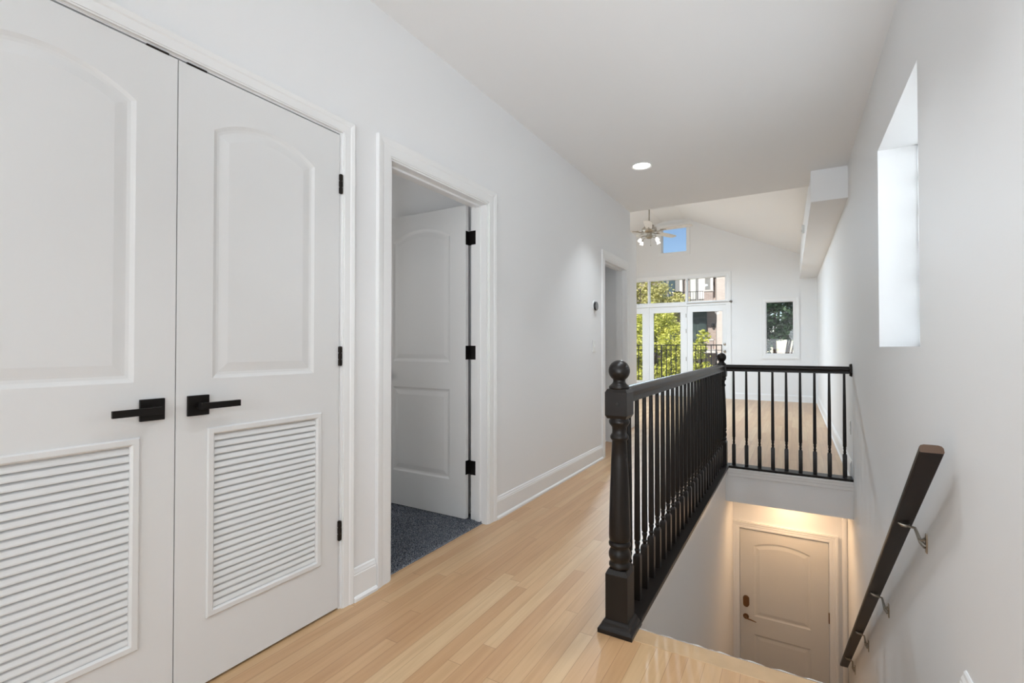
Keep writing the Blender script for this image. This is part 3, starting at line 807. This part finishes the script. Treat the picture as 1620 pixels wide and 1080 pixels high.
# ------------------------------------------------------------------ far wall windows and french doors
def frame_ring(bm, x0, x1, z0, z1, w, y0, y1):
    box(bm, x0, x0+w, y0, y1, z0, z1); box(bm, x1-w, x1, y0, y1, z0, z1); box(bm, x0+w, x1-w, y0, y1, z0, z0+w); box(bm, x0+w, x1-w, y0, y1, z1-w, z1)
def casing_y(name, x0, x1, z0, z1, w, label, closed=True, wt=None):
    bm = new_bm(); pr = [(0, 0), (0, 0.012), (w*0.2, 0.014), (w*0.55, 0.014), (w*0.65, 0.018), (w, 0.018), (w, 0)]
    cs = [(x0, z0, -1, -1 if closed else 0), (x0, z1, -1, 1), (x1, z1, 1, 1), (x1, z0, 1, -1 if closed else 0)]
    rings = [[bm.verts.new((xa+sx*a, YF-b, za+sz*a)) for a, b in pr] for xa, za, sx, sz in cs]
    pairs = list(zip(rings, rings[1:])) + ([(rings[-1], rings[0])] if closed else [])
    for A, B in pairs:
        for k in range(len(pr)-1): bm.faces.new((A[k], A[k+1], B[k+1], B[k]))
    return struct(link(name, bm, M_trim), label, 'trim')
def window_fixed(name, x0, x1, z0, z1, fw, yg, label, depth=0.10):
    e = empty(name, ((x0+x1)/2, YF, z0)); tag(e, label, 'window', None, 'structure')
    E0 = Vector(e.location)
    bm = new_bm(); frame_ring(bm, x0, x1, z0, z1, fw, yg-0.03, yg+0.03); frame_ring(bm, x0+0.0005, x1-0.0005, z0+0.0005, z1-0.0005, 0.008, YF+0.002, yg-0.03)
    xform(bm, Matrix.Translation(-E0)); link('window_frame', bm, M_trim, e)
    bm = new_bm(); box(bm, x0+fw, x1-fw, yg-0.003, yg+0.003, z0+fw, z1-fw); xform(bm, Matrix.Translation(-E0)); link('pane', bm, M_glass, e)
    return e
window_fixed('window_2', -2.715, -2.14, 3.325, 3.925, 0.022, YF+0.11, 'small square window high in the gable showing blue sky')
casing_y('trim_11', -2.715, -2.14, 3.325, 3.925, 0.072, 'white casing of the small square gable window')
window_fixed('window_3', -0.545, -0.035, 0.985, 2.085, 0.012, YF+0.08, 'tall narrow window near the right corner showing a dark green tree')
casing_y('trim_12', -0.545, -0.035, 0.985, 2.085, 0.105, 'white casing of the tall narrow window')
casing_y('trim_13', -3.87, -1.295, 0.0, 2.725, 0.078, 'white casing around the french doors and transoms', closed=False)
# central frame: posts, transom bar
bm = new_bm()
for x in (-3.87, -3.012-0.012, -2.150-0.012, -1.295-0.03):
    box(bm, x, x+0.03 if x in (-3.87, -1.325) else x+0.024, YF-0.004, YF+0.12, 0, 2.725)
box(bm, -3.87, -1.295, YF-0.006, YF+0.121, 2.070, 2.155); box(bm, -3.87, -1.295, YF-0.002, YF+0.1195, 2.705, 2.725); box(bm, -3.87, -1.295, YF, YF+0.122, 0.0, 0.025)
struct(link('door_frame_4', bm, M_trim), 'white posts and transom bar between the french doors', 'door frame')
for i, (x0, x1) in enumerate(((-3.84, -3.024), (-3.0, -2.162), (-2.138, -1.325))):
    nm = ['left transom window over the partly hidden french door', 'middle transom window over the french doors, half filled by tree leaves', 'transom window over the french door with the knobs, showing the brick building'][i]
    window_fixed('window_%d' % (4+i), x0, x1, 2.155, 2.705, 0.016, YF+0.06, nm)
gl = [(-3.72, -3.164), (-2.900, -2.284), (-2.020, -1.398)]
for i, (x0, x1) in enumerate(((-3.838, -3.026), (-2.998, -2.164), (-2.136, -1.327))):
    lb = ['partly hidden glazed french door next to the hall corner', 'middle glazed french door with green tree behind', 'glazed french door with the knob and deadbolt at its edge'][i]
    g0, g1 = gl[i]; zb, zt = 0.335, 1.930
    bm = new_bm(); y0, y1 = YF+0.012, YF+0.056
    box(bm, x0, g0, y0, y1, 0.03, 2.064); box(bm, g1, x1, y0, y1, 0.03, 2.064); box(bm, g0, g1, y0, y1, 0.03, zb); box(bm, g0, g1, y0, y1, zt, 2.064)
    frame_ring(bm, g0-0.018, g1+0.018, zb-0.018, zt+0.018, 0.018, y0-0.008, y0+0.001)
    d = link('door_%d' % (5+i), bm, M_trim); struct(d, lb, 'door')
    bm = new_bm(); box(bm, g0, g1, YF+0.030, YF+0.036, zb, zt); link('pane', bm, M_glass, d)
    if i == 2:
        for z in (1.195, 1.04):
            bm = new_bm(); lathe(bm, [(0, 0), (0.030, 0), (0.030, 0.006), (0.014, 0.012), (0.014, 0.03), (0.026, 0.042), (0.027, 0.056), (0.015, 0.064), (0, 0.065)] if z < 1.1 else [(0, 0), (0.030, 0), (0.029, 0.012), (0.020, 0.018), (0, 0.02)], seg=18)
            xform(bm, Matrix.Translation((-1.350, y0, z)) @ Matrix.Rotation(PI/2, 4, 'X')); link('door_knob' if z < 1.1 else 'deadbolt', bm, M_nickel, d, 50)
    if i > 0:
        for z in (1.85, 1.50, 0.86, 0.25):
            bm = new_bm(); xh = x1-0.006 if i == 1 else x0+0.004
            if i == 1: tube(bm, [(xh+0.012, y0-0.018, z-0.045), (xh+0.012, y0-0.018, z+0.045)], 0.007, 8); link('hinge', bm, M_nickel, d)
            else: bm.free()

# finial, with a dark rod added in place of the gap shadow
cr = empty('gap_shadow_rod', (-1.7, YF-0.03, 2.128)); tag(cr, 'slim dark rod standing in for the gap shadow under the transom, with a ball end, near the french door knobs', 'rod')
bm = new_bm(); tube(bm, [(-2.14, YF-0.028, 2.122), (-1.25, YF-0.028, 2.128)], 0.006, 10); xform(bm, Matrix.Translation(-Vector(cr.location))); link('rod', bm, M_nickel, cr)
bm = new_bm(); lathe(bm, [(0.006, 0), (0.010, 0.01), (0.018, 0.02), (0.025, 0.035), (0.025, 0.05), (0.015, 0.062), (0, 0.066)], seg=16)
xform(bm, Matrix.Translation(-Vector(cr.location)) @ Matrix.Translation((-1.255, YF-0.028, 2.128)) @ Matrix.Rotation(PI/2, 4, 'Y')); link('finial', bm, mat('dark_nickel', (0.2, 0.19, 0.18), 0.3, metal=1.0), cr, 50)
for xq in (-2.10, -1.30):
    bm = new_bm(); tube(bm, [(xq, YF-0.028, 2.125), (xq, YF-0.004, 2.125)], 0.005, 8); xform(bm, Matrix.Translation(-Vector(cr.location))); link('bracket', bm, M_nickel, cr)

# ------------------------------------------------------------------ small wall fittings
th = empty('thermostat', (XL, 4.464, 1.525)); tag(th, 'round black glass thermostat on a white ring beside the far doorway', 'thermostat')
bm = new_bm(); lathe(bm, [(0, 0), (0.058, 0), (0.058, 0.003), (0.056, 0.006), (0, 0.006)], seg=40); xform(bm, Matrix.Rotation(PI/2, 4, 'Y')); link('trim_plate', bm, M_plastic, th, 40)
bm = new_bm(); lathe(bm, [(0.043, 0.006), (0.043, 0.020), (0.041, 0.024)], seg=40); xform(bm, Matrix.Rotation(PI/2, 4, 'Y')); link('ring', bm, M_blackgl, th, 40)
bm = new_bm(); lathe(bm, [(0.041, 0.0242), (0.036, 0.026), (0.02, 0.027), (0, 0.0272)], seg=40); xform(bm, Matrix.Rotation(PI/2, 4, 'Y')); link('face', bm, M_grey, th, 40)

def plate(name, loc, rotz, label, cat, toggle=True):
    e = empty(name, loc); e.rotation_euler = (0, 0, rotz); tag(e, label, cat)
    bm = new_bm(); box(bm, 0, 0.006, -0.036, 0.036, -0.058, 0.058, 0.002); link('cover_plate', bm, M_plastic, e)
    bm = new_bm()
    if toggle: box(bm, 0.005, 0.014, -0.004, 0.004, -0.008, 0.008, 0.001); link('toggle', bm, M_plastic, e)
    else:
        for z in (-0.024, 0.024): box(bm, 0.004, 0.0085, -0.016, 0.016, z-0.014, z+0.014, 0.002)
        link('socket', bm, M_plastic, e)
    return e
plate('light_switch', (XL+0.0005, 4.44, 1.135), 0, 'white toggle light switch below the thermostat', 'light switch')
plate('wall_outlet', (sk(XR, 5.12)-0.0005, 5.12, 0.425), PI, 'white wall outlet low on the right wall beyond the railing', 'outlet', False)
rl = empty('recessed_light', (-1.17, 4.25, CH)); tag(rl, 'lit round recessed light in the hall ceiling', 'ceiling light')
bm = new_bm(); 
lathe(bm, [(0.092, -0.001), (0.094, -0.006), (0.088, -0.009), (0.076, -0.004), (0.074, -0.001)], seg=40); link('trim_ring', bm, M_plastic, rl, 40)
bm = new_bm(); lathe(bm, [(0, -0.003), (0.072, -0.003), (0.074, -0.0008), (0, -0.0008)], seg=40); link('diffuser', bm, M_led, rl)
lamp('recessed_and_fill_lamp', 'AREA', (-1.17, 4.25, CH-0.012), 4.4, (0.88, 0.945, 1.0), size=0.13, spread=80)
# added downlights above the frame, brightening the mid hall and stairwell
for xx, yy, ee in ((-0.45, 1.30, 5), (-0.35, 2.30, 5)): lamp('recessed_and_fill_lamp', 'AREA', (xx, yy, CH-0.012), ee, (0.88, 0.945, 1.0), size=0.20, spread=100)

# smoke: tiny sensor on soffit
sd = empty('motion_sensor', (0.108, 7.6, 2.72)); tag(sd, 'tiny white sensor on the face of the soffit above the living room', 'sensor')
bm = new_bm(); box(bm, -0.03, 0.008, -0.025, 0.025, -0.055, 0.055, 0.006); link('housing', bm, M_plastic, sd)
bm = new_bm(); box(bm, -0.033, -0.029, -0.016, 0.016, -0.035, -0.005, 0.001); link('lens', bm, M_grey, sd)

# ------------------------------------------------------------------ ceiling fan
FC = Vector((-2.21, 8.5, 3.17))
fan = empty('ceiling_fan', FC); tag(fan, 'brushed nickel ceiling fan with five blades and four glass lamp shades', 'ceiling fan')
bm = new_bm(); lathe(bm, [(0, 0.90), (0.065, 0.90), (0.06, 0.86), (0.02, 0.83), (0, 0.83)], seg=24); link('canopy', bm, M_nickel, fan, 50)
bm = new_bm(); tube(bm, [(0, 0, 0.08), (0, 0, 0.86)], 0.013, 12); link('downrod', bm, M_nickel, fan, 50)
bm = new_bm(); lathe(bm, [(0, 0.10), (0.075, 0.10), (0.085, 0.095), (0.085, 0.07), (0.09, 0.065), (0.125, 0.045), (0.13, 0.02), (0.125, -0.005), (0.09, -0.03), (0.05, -0.04), (0.045, -0.07), (0.06, -0.08), (0.06, -0.115), (0.03, -0.135), (0, -0.135)], seg=32); link('motor_housing', bm, M_nickel, fan, 50)
a0 = math.radians(-30.5 + 0)   # camera right direction is rotated by the yaw
yaw = math.atan(449/761.0)
bl0 = None
for k in range(5):
    # angle measured from camera-right, towards the camera
    ang = yaw - math.radians(36) + k*2*PI/5
    if k == 0:
        bm = new_bm()
        out = [(0.20, -0.045), (0.30, -0.060), (0.60, -0.068), (0.70, -0.060), (0.735, -0.030), (0.735, 0.030), (0.70, 0.060), (0.60, 0.068), (0.30, 0.060), (0.20, 0.045)]
        A = [bm.verts.new((x, y, 0.0)) for x, y in out]; B = [bm.verts.new((x, y, 0.006)) for x, y in out]
        for q_ in range(len(out)): bm.faces.new((A[q_], A[(q_+1) % len(out)], B[(q_+1) % len(out)], B[q_]))
        bm.faces.new(A); bm.faces.new(B)
        xform(bm, Matrix.Rotation(math.radians(-8), 4, 'X')); bl = link('blade', bm, M_blade, fan)
        bm = new_bm(); tube(bm, [(0.10, 0, -0.01), (0.16, 0.0, -0.022), (0.22, 0.0, -0.006), (0.30, 0, -0.004)], [0.010, 0.009, 0.012, 0.006], 8)
        tube(bm, [(0.21, -0.03, -0.01), (0.25, 0, -0.006), (0.21, 0.03, 0.0)], 0.007, 8)
        ar = link('blade_arm', bm, M_nickel, bl, 50); bl0, ar0 = bl, ar
    else:
        bl = bl0.copy(); COL.objects.link(bl); ar = ar0.copy(); COL.objects.link(ar); ar.parent = bl
    bl.rotation_euler = (0, 0, ang); bl.location = (0, 0, -0.005)
sh0 = None
for k in range(4):
    ang = yaw + math.radians(24 + 90*k)
    if k == 0:
        bm = new_bm(); tube(bm, [(0.03, 0, -0.10), (0.07, 0, -0.095), (0.15, 0, -0.11), (0.178, 0, -0.135)], 0.008, 8); lathe(bm, [(0.010, 0), (0.017, -0.008), (0.017, -0.025)], (0.180, 0, -0.13), 14)
        arm = link('lamp_arm', bm, M_nickel, fan, 50)
        bm = new_bm(); lathe(bm, [(0.020, 0.0), (0.026, -0.012), (0.042, -0.035), (0.050, -0.065), (0.052, -0.090), (0.058, -0.105), (0.054, -0.105), (0.048, -0.088), (0.0, -0.080)], (0, 0, 0), 24)
        xform(bm, Matrix.Translation((0.183, 0, -0.148)) @ Matrix.Rotation(math.radians(-28), 4, 'Y') @ Matrix.Scale(0.60, 4)); sh = link('glass_shade', bm, M_lampglass, arm, 50); arm0, sh0 = arm, sh
    else:
        arm = arm0.copy(); COL.objects.link(arm); sh = sh0.copy(); COL.objects.link(sh); sh.parent = arm
    arm.rotation_euler = (0, 0, ang)
bm = new_bm(); tube(bm, [(0.02, 0.02, -0.13), (0.02, 0.02, -0.24)], 0.0015, 5); lathe(bm, [(0, -0.24), (0.006, -0.245), (0.006, -0.262), (0, -0.266)], (0.02, 0.02, 0), 8); link('pull_chain', bm, M_nickel, fan)
lamp('fan_lamp', 'AREA', (FC.x, FC.y, FC.z-0.27), 118, (0.68, 0.85, 1.0), size=0.10)

# ------------------------------------------------------------------ outside: balcony
bm = new_bm(); box(bm, -4.8, -0.9, YF+0.16, 12.62, -0.30, -0.12)
struct(link('balcony_floor', bm, M_conc), 'balcony slab outside the french doors', 'balcony')
br = empty('balcony_railing', (-2.8, 12.5, -0.12)); tag(br, 'black wrought iron balcony railing outside the french doors', 'railing')
B0 = Vector(br.location)
YR = 12.5
def bchild(name, bm, sm=None): xform(bm, Matrix.Translation(-B0)); return link(name, bm, M_iron, br, sm)
bm = new_bm(); box(bm, -4.7, -1.02, YR-0.022, YR+0.022, 1.168, 1.192, 0.004); box(bm, -4.7, -1.05, YR-0.008, YR+0.008, 1.048, 1.062); box(bm, -4.7, -1.05, YR-0.008, YR+0.008, -0.02, -0.004)
bchild('top_rail', bm)
for x in (-4.7, -2.95, -1.05):
    bm = new_bm(); box(bm, x-0.014, x+0.014, YR-0.014, YR+0.014, -0.12, 1.17); bchild('post', bm)
bm = new_bm(); box(bm, -0.009, 0.009, -0.009, 0.009, -0.02+0.12, 1.168+0.12); bk = link('bar', bm, M_iron, br)
bm = new_bm()
for s in (-1, 1):
    tube(bm, [(0, 0, 0.52+0.12), (s*0.03, 0, 0.60+0.12), (s*0.045, 0, 0.66+0.12), (s*0.025, 0, 0.72+0.12), (0, 0, 0.78+0.12)], 0.006, 6)
    tube(bm, [(0, 0, 0.60+0.12), (s*0.055, 0, 0.55+0.12), (s*0.06, 0, 0.48+0.12), (s*0.03, 0, 0.45+0.12), (0, 0, 0.50+0.12)], 0.006, 6)
    tube(bm, [(0, 0, 0.32+0.12), (s*0.05, 0, 0.38+0.12), (s*0.04, 0, 0.45+0.12)], 0.006, 6)
lathe(bm, [(0, 0.62+0.12), (0.018, 0.65+0.12), (0.018, 0.67+0.12), (0, 0.70+0.12)], seg=8)
sc = link('scroll', bm, M_iron, br)
x = -4.6; i = 0
while x < -1.1:
    b = bk if i == 0 else bk.copy()
    if i: COL.objects.link(b)
    b.location = Vector((x, YR, -0.12)) - B0
    if i % 3 == 1:
        s_ = sc if i == 1 else sc.copy()
        if i != 1: COL.objects.link(s_)
        s_.location = b.location
    x += 0.118; i += 1

# ------------------------------------------------------------------ outside: street and building
bm = new_bm(); box(bm, -40, 30, 12.8, 70, -3.5, -3.3)
struct(link('ground', bm, M_road), 'street level ground outside', 'ground')
YS = 32.0
bl = empty('apartment_building', (-12, YS+0.8, -3.3)); tag(bl, 'brick apartment building with grey bays and balconies across the street', 'building')
P0 = Vector(bl.location)
def part(name, boxes, m, parent=None):
    bm = new_bm()
    for b in boxes: box(bm, *b)
    xform(bm, Matrix.Translation(-P0)); return link(name, bm, m, parent or bl)
part('wall', [(-24, -2.5, YS+0.8, YS+8, -3.3, 6.3)], M_brick)
part('brick_pier', [(-4.17, -2.9, YS-0.2, YS+0.8, -3.3, 6.3)], M_brickpale)
part('downspout', [(-4.30, -4.17, YS+0.5, YS+0.62, -3.3, 6.3)], M_bay)
part('roof', [(-24.2, -2.3, YS-0.1, YS+8, 6.3, 6.55)], M_conc)
for fx in (-5.24, -7.1, -10.2, -13.3, -16.4):
    for fz in (-2.7, 1.18 - 0.05, 4.12):
        z0 = fz - 0.0
        hgt = 1.55 if fz == 4.12 else 2.2
        zt = z0 + 2.3
        # recessed grey bay with door, transom and side light
        low = fz < 4
        by = part('bay', [(fx-0.66, fx+(0.36 if low else 0.60), YS+0.55, YS+0.80, z0, min(zt, z0+2.35))], M_baydark if low else M_bay)
        part('window', [(fx-0.58, fx-0.26, YS+0.50, YS+0.552, z0+0.1, z0+1.75)], M_winlit if fz > 4 and fx > -6 else M_win, by)
        part('window', [(fx-0.10, fx+0.30, YS+0.50, YS+0.552, z0+0.1, z0+1.85)], M_whitecol if fz > 4 and fx > -6 else M_win, by)
        part('transom_window', [(fx-0.50, fx+0.30, YS+0.50, YS+0.552, z0+1.95, z0+2.12)], M_win if low else M_winlit, by)
        part('balcony_slab', [(fx-1.4, fx+1.05, YS-0.75, YS+0.8, z0-0.34, z0-0.12)], M_conc)
        for pa, pb in ((0.42, 0.92), (-1.35, -0.95)):
            pp = part('parapet', [(fx+pa, fx+pb, YS-0.70, YS-0.45, z0-0.12, z0+0.42)], M_brick)
            part('parapet_cap', [(fx+pa-0.04, fx+pb+0.03, YS-0.74, YS-0.41, z0+0.42, z0+0.52)], M_conc, pp)
        part('balcony_rail', [(fx-0.95, fx+0.42, YS-0.60, YS-0.57, z0+0.45, z0+0.48)] + [(fx-0.95+0.14*k, fx-0.935+0.14*k, YS-0.60, YS-0.57, z0-0.12, z0+0.451) for k in range(10)], M_iron)
    part('white_column', [(fx+0.62, fx+0.78, YS+0.45, YS+0.79, 4.6, 6.3)], M_whitecol)
for z in (5.15, 2.52, -0.5):
    part('wall_lantern', [(-4.58, -4.44, YS+0.60, YS+0.79, z-0.10, z+0.12)], M_iron)

# low pale building seen through the narrow right window
gb = empty('garage', (0.5, 27, -3.3)); tag(gb, 'pale low building with a sloping roof behind the dark tree', 'building')
G0 = Vector(gb.location)
bm = new_bm(); box(bm, -2.2, 3.0, 27, 33, -3.3, 0.55); xform(bm, Matrix.Translation(-G0)); link('wall', bm, M_whitecol, gb)
bm = new_bm()
pf = [(-2.35, 0.35), (-0.6, 0.85), (3.2, -0.4), (3.2, -0.25), (-0.6, 1.0), (-2.35, 0.5)]
A = [[bm.verts.new((x, y, z)) for x, z in pf] for y in (26.7, 33.2)]
for k in range(6): bm.faces.new((A[0][k], A[0][(k+1) % 6], A[1][(k+1) % 6], A[1][k]))
bm.faces.new(A[0]); bm.faces.new(A[1])
xform(bm, Matrix.Translation(-G0)); link('roof', bm, M_conc, gb)

def tree(name, label, x, y, blobs, n, size, m, seed, trunk=0.12, far=1.0):
    x, y = x*far, y*far; blobs = [(a*far, b*far, 1.12+(c-1.12)*far, d*far) for a, b, c, d in blobs]
    rr = random.Random(seed)
    e = empty(name, (x, y, -3.3)); tag(e, label, 'tree')
    T0 = Vector(e.location)
    bm = new_bm(); bx, by_, bz, br_ = blobs[0]
    tube(bm, [(0, 0, 0), (0.05, 0, 1.6), (-0.04, 0, 2.6), (bx-x, by_-y, bz+3.3+br_*0.4)], [trunk, trunk*0.8, trunk*0.6, trunk*0.2], 8)
    for (bx, by_, bz, br_) in blobs:
        tube(bm, [(0, 0, 2.2), ((bx-x)*0.5, (by_-y)*0.5, (bz+3.3+2.2)/2), (bx-x, by_-y, bz+3.3)], [trunk*0.5, trunk*0.3, trunk*0.12], 6)
    link('trunk', bm, M_trunk, e)
    vs, fs = [], []
    tot = sum(b[3]**2 for b in blobs)
    for (bx, by_, bz, br_) in blobs:
        # clumps inside each blob
        cl = []
        for _ in range(26):
            v = Vector((rr.gauss(0, 1), rr.gauss(0, 1), rr.gauss(0, 1))).normalized() * br_ * rr.uniform(0.45, 1.0)
            cl.append((Vector((bx, by_, bz)) + v, br_*rr.uniform(0.18, 0.34)))
        for _ in range(int(n*br_**2/tot)):
            c, cr_ = rr.choice(cl)
            p = c + Vector((rr.gauss(0, 0.5), rr.gauss(0, 0.5), rr.gauss(0, 0.45)))*cr_ - T0
            a = Vector((rr.gauss(0, 1), rr.gauss(0, 1), rr.gauss(0, 0.6))).normalized()*size*rr.uniform(0.6, 1.2)
            b = a.cross(Vector((rr.gauss(0, 1), rr.gauss(0, 1), rr.gauss(0, 1)))).normalized()*size*0.5
            k = len(vs); vs += [tuple(p-a), tuple(p+b), tuple(p+a), tuple(p-b)]; fs.append((k, k+1, k+2, k+3))
    me = bpy.data.meshes.new('foliage'); me.from_pydata(vs, [], fs); me.materials.append(m)
    o = bpy.data.objects.new('foliage', me); COL.objects.link(o); o.parent = e
    return e
tree('tree', 'tall olive green tree filling the left transom window', -6.0, 21.5, [(-6.0, 21.5, 3.3, 1.1), (-6.9, 21.5, 2.0, 1.2), (-5.2, 21.8, 3.0, 1.0), (-6.4, 21.2, 1.2, 1.1), (-4.75, 21.6, 2.5, 0.6)], 16000, 0.085, M_leafB, 11, far=1.18)
tree('tree', 'bright lime green tree behind the middle french door', -4.4, 17.5, [(-4.3, 17.5, 1.9, 0.75), (-4.8, 17.4, 1.4, 0.8), (-3.75, 17.6, 1.5, 0.7), (-4.2, 17.3, 0.7, 0.9), (-5.1, 17.5, 0.5, 0.8), (-3.6, 17.5, 0.6, 0.6), (-4.6, 17.5, -0.3, 0.9)], 16000, 0.065, M_leafA, 12)
tree('tree', 'short lime green tree behind the french door with the knobs', -3.0, 18.5, [(-3.15, 18.5, 0.9, 0.55), (-3.4, 18.5, 0.2, 0.65), (-2.8, 18.5, 0.1, 0.5), (-3.2, 18.5, -0.7, 0.8), (-2.9, 18.5, 1.5, 0.25)], 8000, 0.07, M_leafA, 13, far=1.16)
tree('tree', 'dark green tree filling the tall narrow window', -0.5, 15.5, [(-0.5, 15.5, 2.6, 0.8), (-0.9, 15.4, 1.9, 0.6), (-0.1, 15.6, 2.0, 0.6), (-0.55, 15.4, 1.55, 0.45), (0.1, 15.5, 2.8, 0.6), (-0.8, 15.4, 1.15, 0.3), (0.0, 15.5, 1.5, 0.3)], 8000, 0.07, M_leafC, 14)
